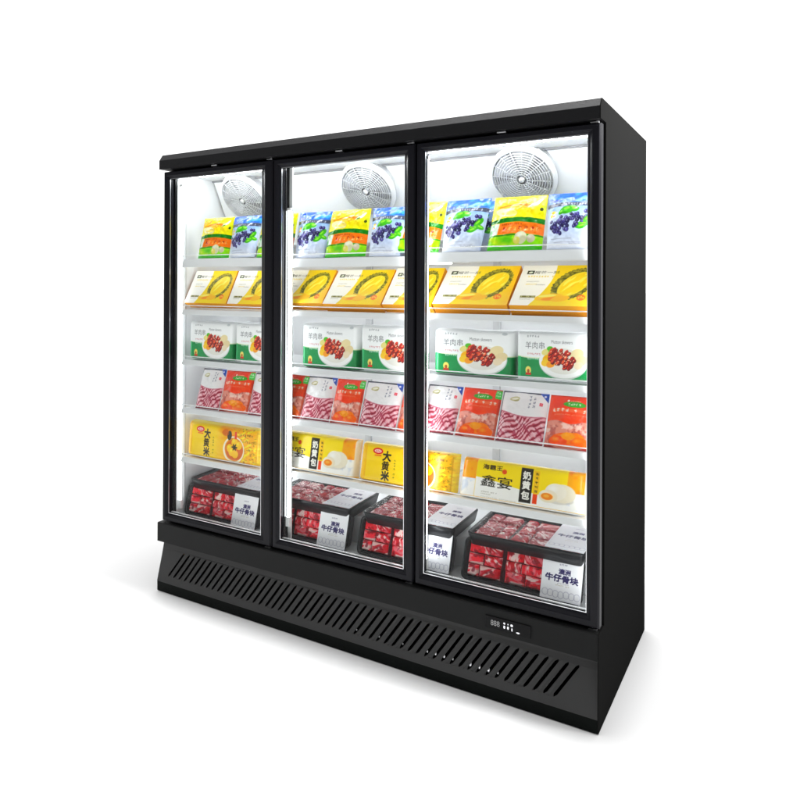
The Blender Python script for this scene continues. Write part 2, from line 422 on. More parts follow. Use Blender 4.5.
# --- durian carton
def durian_mesh():
    w, h, D = .268, .185, .05; c = Canvas(w, h, .0012, (253, 251, 244))
    bnd = .375 + .07 * np.sin((c.V) * 2.2) - .14 * (1 - c.V) ** 2
    c.put(c.edge((bnd - c.U) * w), (255, 216, 0))
    c.put(c.edge((bnd - c.U) * w) * np.clip((c.U - .82) * 6, 0, 1), (250, 188, 0), .7)
    an = .92
    m, a, b = c.ell_mask(.70, .53, .076, .055, an)
    ra = np.sqrt(a * a + b * b); th = np.arctan2(b, a)
    spk = 1 + .055 * np.abs(np.sin(th * 17)) + .035 * c.noise(160, 160, 1, 4)
    shell = c.edge((ra - spk) * .055)
    c.put(shell, (122, 116, 26)); c.put(shell * np.clip((c.noise(150, 150, 2, 31) - .5) * 7, 0, 1), (66, 70, 18), .85)
    c.put(shell * np.clip((c.noise(130, 130, 2, 32) - .56) * 8, 0, 1), (190, 176, 66), .8)
    m2, a2, b2 = c.ell_mask(.715, .525, .064, .039, an)
    c.put(m2, (250, 222, 70)); m3, a3, b3 = c.ell_mask(.72, .52, .057, .033, an)
    c.put(m3, (255, 214, 12)); c.put(m3 * np.clip((c.noise(30, 90, 3, 35, an) - .5) * 6, 0, 1), (240, 172, 0), .6)
    c.put(m3 * np.clip((c.noise(26, 110, 2, 36, an) - .58) * 8, 0, 1), (255, 246, 130), .8)
    c.ell(.855, .86, .010, .0025, (90, 96, 30), 1.2)
    c.ell(.46, .20, .046, .0165, (255, 196, 22), .12); c.ell(.43, .235, .030, .006, (255, 236, 120), .12); c.ell(.49, .165, .032, .007, (238, 150, 10), .1)
    c.ell(.6, .17, .03, .012, (250, 190, 14), .2)
    c.ell(.84, .20, .0135, .0125, (244, 120, 20)); c.marks(.80, .88, .20, .012, (255, 226, 90), 3, .9, 4)
    c.rect(.075, .165, .775, .865, (36, 44, 20)); c.ell(.12, .82, .0075, .0042, (235, 240, 220), .2)
    c.text('榴芒一刻', .325, .82, .0135, (74, 72, 62), width=.083)
    c.marks(.10, .44, .715, .008, (240, 206, 40), 10, .95, 5)
    c.marks(.11, .27, .585, .005, (150, 146, 136), 9, .6, 6); c.marks(.11, .25, .52, .006, (226, 196, 60), 7, .8, 7); c.marks(.24, .36, .505, .005, (120, 116, 110), 7, .7, 8)
    c.rect(.10, .29, .185, .235, (96, 92, 26), .9); c.marks(.105, .285, .21, .009, (226, 220, 170), 8, .8, 9); c.marks(.10, .24, .15, .004, (120, 116, 100), 9, .6, 10)
    X = (c.U - .5) * w
    ex = box_sides(w, h, D, ((240, 166, 22), (252, 206, 30), (236, 158, 24), (238, 160, 20), (240, 180, 40)))
    return grid_mesh('durian_carton', X, np.full_like(X, -D), c.Z, c.a, ex), w, h, D

# --- lamb skewer pack
def skewer_mesh():
    w, h, D = .305, .178, .055; c = Canvas(w, h, .0012, (250, 251, 251))
    gl = .475 - .03 * np.sin(c.U * 7) * (c.U < .5) - .03 * c.U
    c.put(c.edge((c.V - gl) * h), (6, 142, 78)); c.put(c.edge((c.V - gl) * h) * np.clip((c.noise(12, 20, 3, 41) - .5) * 4, 0, 1), (2, 112, 58), .6)
    c.put(c.edge((np.abs(c.V - gl - .012) - .009) * h), (226, 236, 190), .8)
    c.rect(.0, .022, 0, .47, (0, 108, 60)); c.rect(.03, .075, .02, .47, (70, 186, 122), .7)
    c.ell(.625, .385, .094, .062, (206, 214, 208)); c.ell(.622, .40, .092, .060, (252, 252, 250)); c.ell(.622, .41, .074, .047, (236, 234, 226))
    for u, v, k, col in ((.80, .56, .028, (238, 222, 176)), (.86, .44, .024, (232, 214, 170)), (.82, .34, .018, (236, 220, 190)), (.44, .45, .024, (247, 186, 20)), (.41, .37, .020, (252, 204, 50)), (.47, .34, .018, (240, 160, 20)), (.40, .58, .016, (236, 226, 150))):
        c.ell(u, v, k, k * .7, col, .4)
    r = np.random.default_rng(14)
    for k in range(4):
        c.ell(.44 + .03 * r.random(), .60 + .03 * k / 2 + .02 * r.random(), .012, .008, [(118, 200, 40), (70, 160, 30), (160, 222, 70), (90, 180, 40)][k], r.random() * 2)
    for k in range(70):
        t, s_ = r.random(), r.random()
        u = .455 + .31 * t; v = .53 - .26 * t * .55 + (s_ - .5) * .40 * (1 - abs(t - .5))
        col = [(196, 40, 24), (170, 26, 16), (216, 70, 36), (150, 24, 18), (226, 92, 54)][k % 5]
        c.ell(u, v, .0105, .0062, (100, 14, 10), .5 + .6 * r.random()); c.ell(u - .004, v + .012, .0088, .0046, col, .5 + .6 * r.random())
        if k % 2: c.ell(u - .004, v + .022, .0035, .0016, (250, 190, 160), .5)
    for k in range(20): c.ell(.5 + .28 * r.random(), .3 + .3 * r.random(), .0016, .0016, (255, 236, 190))
    c.text('羊肉串', .26, .71, .0265, (112, 114, 116), width=.077, al=.95)
    c.text('Mutton skewers', .61, .80, .0125, (122, 122, 124), width=.082)
    c.marks(.15, .32, .90, .008, (150, 152, 156), 5, .8, 11)
    c.marks(.16, .36, .53, .007, (196, 110, 110), 8, .7, 12); c.marks(.16, .36, .425, .007, (235, 245, 238), 8, .9, 13)
    c.ell(.175, .19, .0115, .014, (238, 222, 120)); c.rect(.14, .212, .09, .135, (206, 48, 30)); c.ell(.175, .17, .005, .007, (170, 90, 40))
    c.marks(.3, .5, .06, .004, (190, 230, 206), 12, .6, 14); c.ell(.9, .93, .01, .005, (210, 214, 216)); c.rect(.95, 1, .0, .44, (0, 124, 66), .8)
    u, v = c.U, c.V
    t = D * np.clip(1 - np.abs(2 * u - 1) ** 26, 0, 1) ** .5 * np.clip(1 - np.abs(2 * v - 1) ** 22, 0, 1) ** .5 + .004 * (c.noise(16, 16, 3, 3) - .5) * np.clip(1 - np.abs(2 * u - 1) ** 8, 0, 1) * np.clip(1 - np.abs(2 * v - 1) ** 8, 0, 1)
    X = (u - .5) * w
    ex = back_sheet(w, h, lambda a, b: 0 * a, (235, 238, 236), 3)
    return grid_mesh('skewer_pack', X, -t, c.Z, c.a, ex), w, h, D

# --- meat slice pouch
def slices_mesh():
    w, h = .16, .182; c = Canvas(w, h, .0011, (176, 66, 84))
    tex = c.noise(26, 120, 3, 51, -.85 + .0)
    fold = np.sin((c.X * 0.9 - c.Z * 1.0 + .008 * np.sin(c.X * 70)) * 360 + 15 * c.noise(22, 22, 3, 52))
    c.put(np.clip(fold * 1.5 + .4, 0, 1), (236, 184, 192), .95); c.put(np.clip((c.noise(40, 150, 3, 53, -.8) - .5) * 6, 0, 1), (250, 226, 230), .7)
    c.put(np.clip((-fold - .72) * 5, 0, 1), (110, 28, 46), .7); c.put(np.clip((tex - .58) * 8, 0, 1), (150, 30, 56), .7)
    bnd = .57 + .06 * (1 - c.U) - .10 * np.sin(c.U * 2.6 + .2)
    c.put(c.edge((bnd - .025 - c.V) * h), (206, 130, 146), .8)
    c.put(c.edge((bnd - c.V) * h), (249, 248, 248))
    c.ell(.3, .83, .017, .008, (196, 190, 140), .2, .9); c.ell(.3, .83, .012, .004, (246, 244, 226), .2); c.ell(.34, .80, .009, .003, (170, 166, 116), .3, .8)
    c.vtext('鲜切', .64, .80, .017, (128, 134, 150), al=0)
    for k in range(4): c.marks(.60, .67, .89 - .07 * k, .009, (130, 136, 152), 1, .9, 60 + k); 
    for k in range(3): c.marks(.70, .77, .86 - .08 * k, .010, (110, 116, 132), 1, .9, 70 + k)
    c.rect(.84, .90, .73, .79, (206, 40, 60)); c.rect(.855, .885, .745, .775, (240, 170, 176), .8)
    c.rect(0, 1, .965, 1, (44, 46, 66)); c.rect(0, .03, .1, 1, (66, 66, 80), .8); c.rect(0, 1, 0, .03, (120, 40, 52))
    c.put(c.edge(((1 - c.U) + (1 - c.V) * 1.1 - .2) * w), (34, 76, 168)); c.ell(.93, .93, .004, .004, (230, 236, 250))
    t = pillow(c, .018, 3.4, 3.0, .010, 5, 30)
    X = (c.U - .5) * w
    ex = back_sheet(w, h, lambda u, v: .010 * (1 - np.abs(2 * u - 1) ** 3) * (1 - np.abs(2 * v - 1) ** 3), (60, 50, 66))
    return grid_mesh('meat_slice_pouch', X, -t, c.Z, c.a, ex), w, h

# --- orange pouch
def orange_mesh():
    w, h = .155, .182; c = Canvas(w, h, .0011, (228, 62, 22))
    c.put(np.clip((c.noise(14, 14, 3, 61) - .5) * 4, 0, 1), (244, 88, 40), .7)
    bnd = .47 + .03 * np.sin(c.U * 9)
    low = c.edge((c.V - bnd) * h)
    c.put(low, (226, 150, 132)); c.put(low * np.clip((c.noise(60, 60, 3, 62) - .48) * 7, 0, 1), (248, 214, 200), .9); c.put(low * np.clip((c.noise(70, 60, 3, 63) - .55) * 8, 0, 1), (176, 86, 76), .8)
    for u, v, k, col in ((.45, .14, .045, (240, 96, 8)), (.62, .18, .036, (250, 128, 16)), (.3, .12, .03, (232, 84, 10)), (.75, .12, .03, (244, 106, 12)), (.5, .22, .022, (254, 158, 40))):
        c.ball(u, v, k, col, (255, 176, 70), 0, k * .55)
    c.rect(0, 1, 0, .04, (150, 40, 30)); c.ell(.5, .03, .05, .006, (240, 210, 190), 0, .5)
    c.ell(.56, .815, .036, .011, (60, 176, 50)); c.rect(.35, .78, .785, .80, (60, 176, 50)); c.marks(.42, .7, .815, .009, (246, 252, 240), 5, .95, 15)
    c.ell(.42, .89, .004, .004, (255, 244, 235)); c.marks(.47, .72, .885, .006, (255, 220, 200), 7, .8, 16)
    c.rect(.10, .93, .665, .725, (248, 140, 96), .55); c.marks(.1, .93, .695, .013, (255, 232, 216), 9, .95, 17)
    c.marks(.15, .8, .61, .005, (255, 200, 170), 14, .5, 18)
    c.put(c.edge(np.maximum(.86 - c.U, .80 - c.V) * w), (84, 196, 84)); c.marks(.875, .985, .92, .008, (240, 250, 240), 2, .9, 19); c.marks(.875, .985, .86, .006, (240, 250, 240), 3, .9, 20)
    c.rect(0, 1, .975, 1, (196, 46, 16)); c.rect(.95, 1, 0, .8, (190, 56, 26), .6)
    t = pillow(c, .018, 3.0, 3.0, .012, 9, 32)
    X = (c.U - .5) * w
    ex = back_sheet(w, h, lambda u, v: .010 * (1 - np.abs(2 * u - 1) ** 3) * (1 - np.abs(2 * v - 1) ** 3), (190, 50, 20))
    return grid_mesh('orange_pouch', X, -t, c.Z, c.a, ex), w, h

def brick(c, D, p, q, wr, seed):
    u, v = c.U, c.V
    return D * np.clip(1 - np.abs(2 * u - 1) ** p, 0, 1) ** .55 * np.clip(1 - np.abs(2 * v - 1) ** q, 0, 1) ** .55 + wr * (c.noise(14, 18, 3, seed) - .5) * np.clip(1 - np.abs(2 * u - 1) ** 6, 0, 1) * np.clip(1 - np.abs(2 * v - 1) ** 6, 0, 1)

# --- yellow millet cake pack
def millet_mesh():
    w, h, D = .44, .165, .05; c = Canvas(w, h, .0013, (255, 212, 8))
    c.rect(.0, .075, 0, 1, (250, 196, 10), .9); c.rect(.075, .085, .1, .9, (222, 160, 10), .6); c.rect(.012, .026, .1, .95, (255, 232, 80), .8)
    c.put(np.clip((c.U - .42) * 6, 0, 1), (250, 178, 14), .9)
    c.put(np.clip((c.noise(20, 30, 3, 81) - .48) * 6, 0, 1) * np.clip((c.U - .44) * 9, 0, 1), (224, 130, 18), .75)
    c.put(np.clip((c.noise(46, 120, 3, 82, .5) - .52) * 8, 0, 1) * np.clip((c.U - .64) * 9, 0, 1), (255, 232, 60), .9)
    c.put(np.clip((c.noise(70, 160, 3, 83, -.3) - .58) * 9, 0, 1) * np.clip((c.U - .68) * 9, 0, 1), (150, 110, 10), .7)
    c.put(np.clip((c.U - .93) * 16, 0, 1), (254, 226, 90), .8); c.rect(.965, .975, .08, .9, (214, 160, 20), .7)
    c.ell(.69, .36, .060, .058, (196, 110, 20), 0, .5); c.ell(.68, .37, .062, .060, (250, 240, 216)); c.ell(.685, .38, .054, .052, (222, 150, 40)); c.ell(.69, .37, .050, .047, (206, 104, 24))
    for u, v in ((.63, .40), (.69, .57), (.70, .26), (.745, .50), (.66, .30)): c.ball(u, v, .0185, (247, 196, 16), (255, 240, 110))
    for a in range(6): c.ell(.69 + .016 * math.cos(a * 1.05), .44 + .04 * math.sin(a * 1.05), .010, .0036, (40, 44, 16), a * 1.05)
    c.ell(.615, .74, .0135, .021, (56, 54, 44)); c.vtext('黄金', .615, .74, .012, (150, 140, 110), al=.0); c.marks(.595, .635, .74, .02, (150, 146, 130), 1, .9, 3)
    c.rect(.685, .715, .66, .86, (216, 70, 18)); c.ell(.56, .80, .02, .015, (196, 96, 20), 0, .7); c.marks(.76, .93, .80, .008, (120, 80, 10), 6, .6, 5); c.marks(.79, .93, .62, .008, (120, 80, 10), 5, .6, 6)
    c.ell(.205, .80, .0235, .0135, (208, 28, 30)); c.ell(.205, .80, .0165, .007, (252, 226, 220)); c.marks(.18, .23, .80, .009, (208, 40, 40), 3, .9, 21); c.rect(.17, .245, .675, .70, (208, 28, 30), .8)
    c.text('大', .305, .70, .040, (26, 22, 8), bold=.0018, sx=.95); c.text('黄', .30, .45, .038, (26, 22, 8), bold=.001, sx=.9); c.text('米', .305, .20, .038, (26, 22, 8), bold=.0018, sx=.95)
    for k in range(7): c.marks(.385, .41, .62 - .07 * k, .008, (96, 104, 20), 1, .8, 30 + k)
    c.rect(0, 1, 0, .03, (238, 176, 20)); c.rect(0, 1, .965, 1, (255, 236, 110), .7)
    ex = back_sheet(w, h, lambda a, b: 0 * a, (240, 190, 20), 3)
    return grid_mesh('millet_cake_pack', (c.U - .5) * w, -brick(c, D, 22, 14, .006, 7), c.Z, c.a, ex), w, h, D

# --- yellow and white bun pack
def bun_mesh():
    w, h, D = .45, .15, .05; c = Canvas(w, h, .0013, (253, 252, 247))
    bnd = .44 + .10 * np.cos((c.U - .1) * 5.2)
    c.put(c.edge((bnd - c.V) * h), (255, 222, 0))
    c.put(c.edge((c.U - .14) * w), (252, 250, 246)); c.put(c.edge((.86 - c.U) * w), (250, 249, 244))
    for m in (c.edge(np.maximum(c.U - .145, .48 - c.V) * w), c.edge(np.maximum(.86 - c.U, .48 - c.V) * w)):
        c.put(m, (250, 172, 16)); c.put(m * np.clip((c.noise(60, 60, 3, 91) - .5) * 6, 0, 1), (236, 140, 8), .8)
    for m in (c.edge(np.maximum(c.U - .145, c.V - .48) * w), c.edge(np.maximum(.86 - c.U, c.V - .48) * w)):
        c.put(m * np.clip((c.noise(60, 60, 3, 92) - .5) * 5, 0, 1), (214, 222, 236), .8)
    c.rect(.0, .02, 0, 1, (252, 250, 236)); c.rect(.98, 1, 0, 1, (250, 244, 230)); c.rect(.142, .147, .05, .98, (246, 216, 120), .7)
    c.text('海霸王', .275, .80, .0175, (70, 56, 12), width=.072, bold=.0006)
    c.ell(.372, .735, .0085, .0085, (216, 84, 30)); c.marks(.36, .385, .735, .008, (250, 200, 120), 1, .9, 3)
    c.text('鑫宴', .315, .475, .040, (24, 20, 12), width=.112, bold=.0004)
    c.marks(.2, .33, .21, .004, (150, 146, 130), 12, .6, 4); c.marks(.2, .29, .16, .004, (170, 166, 150), 9, .6, 5)
    c.rect(.505, .598, .11, .90, (34, 30, 24)); c.vtext('奶黄包', .552, .505, .027, (248, 246, 238), gap=1.25, bold=.0012)
    c.rect(.61, .645, .12, .34, (226, 74, 18)); c.rect(.608, .65, .34, .86, (236, 190, 10), .8)
    for k in range(5): c.marks(.615, .645, .80 - .10 * k, .009, (60, 50, 10), 1, .8, 40 + k)
    c.ell(.80, .30, .052, .016, (206, 200, 186), 0, .6); c.ball(.83, .44, .044, (238, 230, 208), (255, 253, 246), 0, .031); c.ball(.78, .46, .036, (244, 238, 222), (255, 254, 250), 0, .028)
    c.ball(.725, .34, .032, (240, 230, 206), (254, 250, 240), 0, .0215); c.ell(.72, .33, .024, .014, (250, 232, 190)); c.ell(.717, .33, .020, .0115, (236, 142, 40)); c.ell(.712, .34, .010, .005, (248, 182, 80))
    c.put(c.edge((np.abs(c.V - .055) - .016) * h), (246, 190, 40)); c.marks(.2, .5, .095, .004, (160, 156, 140), 20, .4, 8)
    ex = back_sheet(w, h, lambda a, b: 0 * a, (240, 236, 220), 3)
    return grid_mesh('bun_pack', (c.U - .5) * w, -brick(c, D, 22, 14, .006, 9), c.Z, c.a, ex), w, h, D

# --- meat trays: black tray with a rolled rim, cut beef, white paper sleeve
def meat_block(c, cells, seed, dark=1.):  # dark multiplies shade into the meat colour
    r = np.random.default_rng(seed); d = np.full_like(c.X, .004)
    c.put(np.ones_like(c.X), (58, 8, 18))
    for k, (u0, u1, v0, v1) in enumerate(cells):
        g = .0022
        u0_, u1_, v0_, v1_ = u0 + g / c.w * r.random(), u1 - g / c.w * r.random(), v0 + g / c.h * .5, v1 - g / c.h * .5
        n = c.noise(22, 22, 2, seed + k)
        dd = np.maximum(np.abs(c.X - (u0_ + u1_) / 2 * c.w) - (u1_ - u0_) / 2 * c.w, np.abs(c.Z - (v0_ + v1_) / 2 * c.h) - (v1_ - v0_) / 2 * c.h) + .004 * (n - .5)
        m = c.edge(dd)
        base = np.array([(224, 22, 44), (204, 14, 36), (232, 40, 58), (190, 12, 32)][r.integers(4)]) / 255. * dark
        c.put(m, base)
        an = r.normal(1.5, .75)
        c.put(m * np.clip((c.noise(34, 120, 3, seed + k * 3 + 1, an - 1.57) - .53) * 7, 0, 1), np.array((240, 132, 142)) / 255. * dark, .9)
        c.put(m * np.clip((c.noise(26, 90, 3, seed + k * 3 + 2, an - 1.57) - .57) * 10, 0, 1), np.array((255, 228, 222)) / 255. * (dark * .5 + .5), .95)
        c.put(m * np.clip((c.noise(60, 60, 2, seed + k * 3 + 3) - .62) * 8, 0, 1), np.array((120, 4, 24)) / 255., .7)
        d = np.maximum(d, np.clip(-dd / .006, 0, 1) ** .5 * (.010 + .007 * r.random()) + .003 * n)
    return d

def tray_proto(name, label, w, h, D, lab_u, seed, dark):
    root = thing(name, label, 'meat tray')
    bm = bmesh.new()
    # tray shell: rim ring, sloping walls, floor (local: x across, z along its height, open side faces -y)
    def ring(ix, y, rad):
        pts = []
        for cx, cz, a0 in ((w / 2 - ix - rad, h - ix - rad, 0), (-w / 2 + ix + rad, h - ix - rad, 90), (-w / 2 + ix + rad, ix + rad, 180), (w / 2 - ix - rad, ix + rad, 270)):
            for k in range(6):
                a = R(a0 + 18 * k); pts.append(bm.verts.new((cx + rad * math.cos(a), y, cz + rad * math.sin(a))))
        return pts
    rings = [ring(.012, 0, .016), ring(.001, -D + .006, .022), ring(0, -D + .002, .022), ring(.003, -D - .002, .02), ring(.008, -D - .001, .018), ring(.012, -D + .008, .016), ring(.018, -.010, .012)]
    for a, b in zip(rings, rings[1:]):
        for i in range(24): bm.faces.new((a[i], a[(i + 1) % 24], b[(i + 1) % 24], b[i]))
    bm.faces.new(rings[0][::-1]); bm.faces.new(rings[-1])
    bmesh.ops.recalc_face_normals(bm, faces=bm.faces[:])
    obj('tray', bm, M['tray'], root, True)
    mw, mh = w - .034, h - .034
    c = Canvas(mw, mh, .0012, (120, 10, 30))
    um = (lab_u[0] * w - .017) / mw
    a = um * .46
    cells = []
    rr = np.random.default_rng(seed + 5)
    for (ua, ub) in ((0, a), (a + .035, um + .02)):
        n = 2 if ub - ua < .36 else 3
        vs_ = [0, .33 + .05 * rr.random(), .64 + .06 * rr.random(), 1]
        for j in range(3):
            cut = np.linspace(ua, ub, n + 1); cut[1:-1] += (rr.random(n - 1) - .5) * (ub - ua) / n * .7
            off = .03 * (rr.random() - .5)
            for i in range(n): cells.append((cut[i], cut[i + 1], max(0, vs_[j] + off * (j > 0)), min(1, vs_[j + 1] + off * (j < 2))))
    cells += [(um + .03, 1, 0, .5), (um + .03, 1, .5, 1)]
    d = meat_block(c, cells, seed, dark)
    link(grid_mesh('meat', c.X - mw / 2, -(D - .022) - d, c.Z + .017, c.a), 'meat', M['meat'], root)
    f = Canvas(w - .02, h - .02, .004, (255, 255, 255))
    fw = .0022 * (f.noise(30, 60, 2, seed + 9, .6) - .5) + .0012 * (f.noise(70, 70, 2, seed + 10) - .5)
    link(grid_mesh('film', f.X - w / 2 + .01, -D - .0022 + fw, f.Z + .01, f.a), 'film', M['film'], root)
    # sleeve: sheet over the open side folded down round both long edges
    lw = (lab_u[1] - lab_u[0]) * w
    l = Canvas(lw, h - .010, .0011, (247, 247, 250))
    l.text('澳洲', .56, .66, .017, (52, 46, 92), width=.040, bold=.0009)
    l.text('牛仔骨块', .50, .50, .022, (46, 40, 88), width=lw * .80, bold=.0012)
    l.marks(.42, .62, .82, .005, (110, 106, 130), 5, .8, 2); l.marks(.36, .72, .385, .004, (150, 148, 150), 10, .6, 3); l.marks(.36, .7, .34, .004, (170, 160, 130), 10, .5, 4)
    r = np.random.default_rng(seed)
    for k in range(7):
        m, aa, bb = l.ell_mask(.12 + .13 * k, .13 + .02 * r.random(), .011, .012)
        l.put(np.clip(1 - np.abs(np.sqrt(aa * aa + bb * bb) - .9) * 7, 0, 1), (168, 168, 184), .7)
    l.rect(0, 1, 0, .03, (214, 214, 222), .6)
    wv = .0015 * (l.noise(24, 24, 2, 5) - .5)
    yy = -D - .0045 + wv
    link(grid_mesh('paper_sleeve', l.X - w / 2 + lab_u[0] * w, yy, l.Z + .004, l.a), 'paper_sleeve', M['label'], root)
    return root

# ------------------------------------------------------------------ floor
bm = bmesh.new(); bmesh.ops.create_grid(bm, x_segments=2, y_segments=2, size=150)
fl = obj('floor', bm, M['floor']); fl['kind'] = 'structure'

# ------------------------------------------------------------------ the freezer
W2, D, H = 1.002, .757, 2.0
fz = thing('display_freezer', 'tall black three-door glass display freezer with lit white interior on white floor', 'freezer')
bm = bmesh.new()
BODY_Y = .07
box(bm, -W2, -.962, BODY_Y, D, .003, 1.97, .002); box(bm, -.9615, .9615, .67, D - .001, .03, 1.97); box(bm, -.9615, .9615, BODY_Y, .6695, 1.925, 1.97)
box(bm, -.9615, .9615, BODY_Y, .6695, .27, .322)
obj('cabinet_body', bm, M['black'], fz)
bm = bmesh.new()
prism_x(bm, [(0, .003), (0, .3141), (.0697, .3141), (.0697, 1.9325), (0, 1.9325), (0, 1.9726), (.018, 2.0), (D, 2.0), (D, .003)], W2 - .0035, W2)
box(bm, .962, W2 - .004, BODY_Y + .001, D - .001, .004, 1.9705)
obj('side_panel', bm, M['side'], fz)
bm = bmesh.new(); box(bm, -.9615, .9615, .02, D - .002, 1.972, 1.998); obj('top_cover', bm, M['black'], fz)
# header with chamfered front edge
bm = bmesh.new()
prism_x(bm, [(0, 1.9325), (0, 1.9726), (.018, 2.0), (.0695, 2.0), (.0695, 1.9325)], -W2, W2 - .0038)
obj('header', bm, M['black'], fz)
# liner
bm = bmesh.new()
LX = .957
box(bm, -.961, -LX, .068, .666, .323, 1.922); box(bm, LX, .961, .068, .666, .323, 1.922)
box(bm, -LX + .0005, LX - .0005, .655, .666, .323, 1.922); box(bm, -LX + .0005, LX - .0005, .068, .6545, .323, .330); box(bm, -LX + .0005, LX - .0005, .068, .6545, 1.913, 1.922)
obj('inner_liner', bm, M['liner'], fz)
bm = bmesh.new(); box(bm, -.93, .93, .215, .63, .331, .447, .006); obj('display_riser', bm, M['white'], fz)
# evaporator cover, sloping back towards its lower edge
bm = bmesh.new()
prism_x(bm, [(.286, 1.9128), (.44, 1.599), (.654, 1.599), (.654, 1.9128)], -.948, .948)
obj('evaporator_cover', bm, M['white'], fz)
bm = bmesh.new(); box(bm, -.95, .95, .276, .285, 1.905, 1.9126); obj('cover_trim', bm, M['seam'], fz)
# fans, tilted down towards the goods in their round shrouds
q = Matrix.Rotation(R(90 + 39), 4, 'X')
def make_fan(x):
    y, z = .280, 1.800; mt = Matrix.Translation((x, y, z)) @ q @ Matrix.Translation((0, 0, -.03))
    f = part('fan', fz)
    bm = bmesh.new(); lathe(bm, [(.120, -.09), (.122, -.012), (.130, -.008), (.131, .0), (.128, .008), (.120, .016), (.118, .016), (.116, .012), (.116, -.006)], mt, 56)
    obj('fan_ring', bm, M['white'], f, True)
    bm = bmesh.new(); torus(bm, .1305, .0024, mt @ Matrix.Translation((0, 0, -.004)), 56, 6); torus(bm, .1190, .0014, mt @ Matrix.Translation((0, 0, .0165)), 56, 6); obj('fan_shadow_line', bm, M['upright'], f, True)  # grey outline rings put in for the shadow groove round the shroud
    bm = bmesh.new(); lathe(bm, [(.1155, -.012), (.0, -.012)], mt, 40); obj('fan_recess', bm, M['grey_fan'], f)
    bm = bmesh.new()
    for r_ in [.022 + .0095 * i_ for i_ in range(11)]:
        torus(bm, r_, .0019, mt @ Matrix.Translation((0, 0, .016 + .010 * (1 - (r_ / .117) ** 2))), 48, 6)
    for k in range(16):
        a = 2 * PI * k / 16 + .2
        tube(bm, mt @ Vector((.02 * math.cos(a), .02 * math.sin(a), .026)), mt @ Vector((.119 * math.cos(a), .119 * math.sin(a), .015)), .002, 6)
    obj('fan_guard', bm, M['grey_guard'], f, True)
    bm = bmesh.new(); lathe(bm, [(.0001, .03), (.008, .03), (.011, .027), (.011, .01)], mt, 24); obj('fan_hub', bm, M['white'], f, True)
    bm = bmesh.new()
    for k in range(5):
        a0 = 2 * PI * k / 5; rows = []
        for i in range(7):
            rr = .022 + .088 * i / 6; row = []
            for j in range(5):
                a = a0 + (j / 4 - .5) * (.75 + .2 * i / 6); row.append(bm.verts.new(mt @ Vector((rr * math.cos(a), rr * math.sin(a), -.006 + .014 * (j / 4)))))
            rows.append(row)
        for i in range(6):
            for j in range(4): bm.faces.new((rows[i][j], rows[i + 1][j], rows[i + 1][j + 1], rows[i][j + 1]))
    obj('fan_blades', bm, M['grey_guard'], f, True)
    return f
for x in (-.757, -.057, .640): make_fan(x)
# back wall slotted strips
for x in (-.933, -.268, .397):
    bm = bmesh.new(); box(bm, x - .016, x + .016, .640, .6545, .46, 1.59, .002)
    for k in range(36): box(bm, x - .004, x + .004, .6385, .6395, .48 + k * .03, .494 + k * .03)
    obj('slotted_strip', bm, M['upright'], fz)
bm = bmesh.new(); box(bm, -.9565, -.9535, .112, .122, .37, 1.69); obj('wall_strip', bm, M['upright'], fz)
# mullions and gasket ring behind the doors
for xa_, xb_ in ((-.372, -.3035), (.288, .345)):
    bm = bmesh.new(); box(bm, xa_, xb_, .0715, .098, .3305, 1.9125, .003); box(bm, xa_ + .012, xb_ + .0005, .0552, .0655, .3305, 1.9125, .002); obj('mullion', bm, M['gloss_black'], fz)
bm = bmesh.new(); box(bm, -.3028, -.287, .078, .086, .3305, 1.9125, .002); obj('tube_channel', bm, M['white'], fz)
bm = bmesh.new()
frame_loop(bm, (-.985, .985, .318, 1.924), (-.957, .957, .345, 1.9), [(0, .0555), (0, .0695), (1, .0695), (1, .0555)])
obj('door_gasket', bm, M['rubber'], fz)
# two led tubes at the mullions; other tubes and strips added to brighten inside
def led(x, y, z0, z1, m_):
    g = part('led_tube', fz)  # serves the real mullion tubes and the added fill tubes
    bm = bmesh.new(); tube(bm, (x, y, z0), (x, y, z1), .0055, 12); obj('tube', bm, M[m_], g, True)
    for a, b in ((z0 - .04, z0), (z1, z1 + .012)):
        bm = bmesh.new(); box(bm, x - .009, x + .009, y - .008, y + .008, a, b, .003); obj('end_cap', bm, M['white'], g)
LEDX = ((-.950, .088, .40, 1.86, 'fill_low'), (-.2955, .0715, .440, 1.714, 'led'), (.352, .070, .40, 1.87, 'led'), (-.386, .066, .37, 1.87, 'fill_right'), (.272, .066, .37, 1.87, 'fill_right'), (.949, .076, .37, 1.87, 'fill_right_low'))  # low and right tubes are added to brighten the goods and shelf lips
for x, y, z0, z1, m_ in LEDX: led(x, y, z0, z1, m_)
bm = bmesh.new(); box(bm, -.94, .94, .105, .125, 1.9045, 1.9125, .002); obj('ceiling_fill', bm, M['fill_top'], fz)  # unseen strip added to whiten the top of the interior
bm = bmesh.new(); box(bm, -.94, .94, .058, .066, .3305, .3385, .001); obj('sill_fill', bm, M['fill_sill'], fz)  # strip added to brighten the meat trays in the bottom row
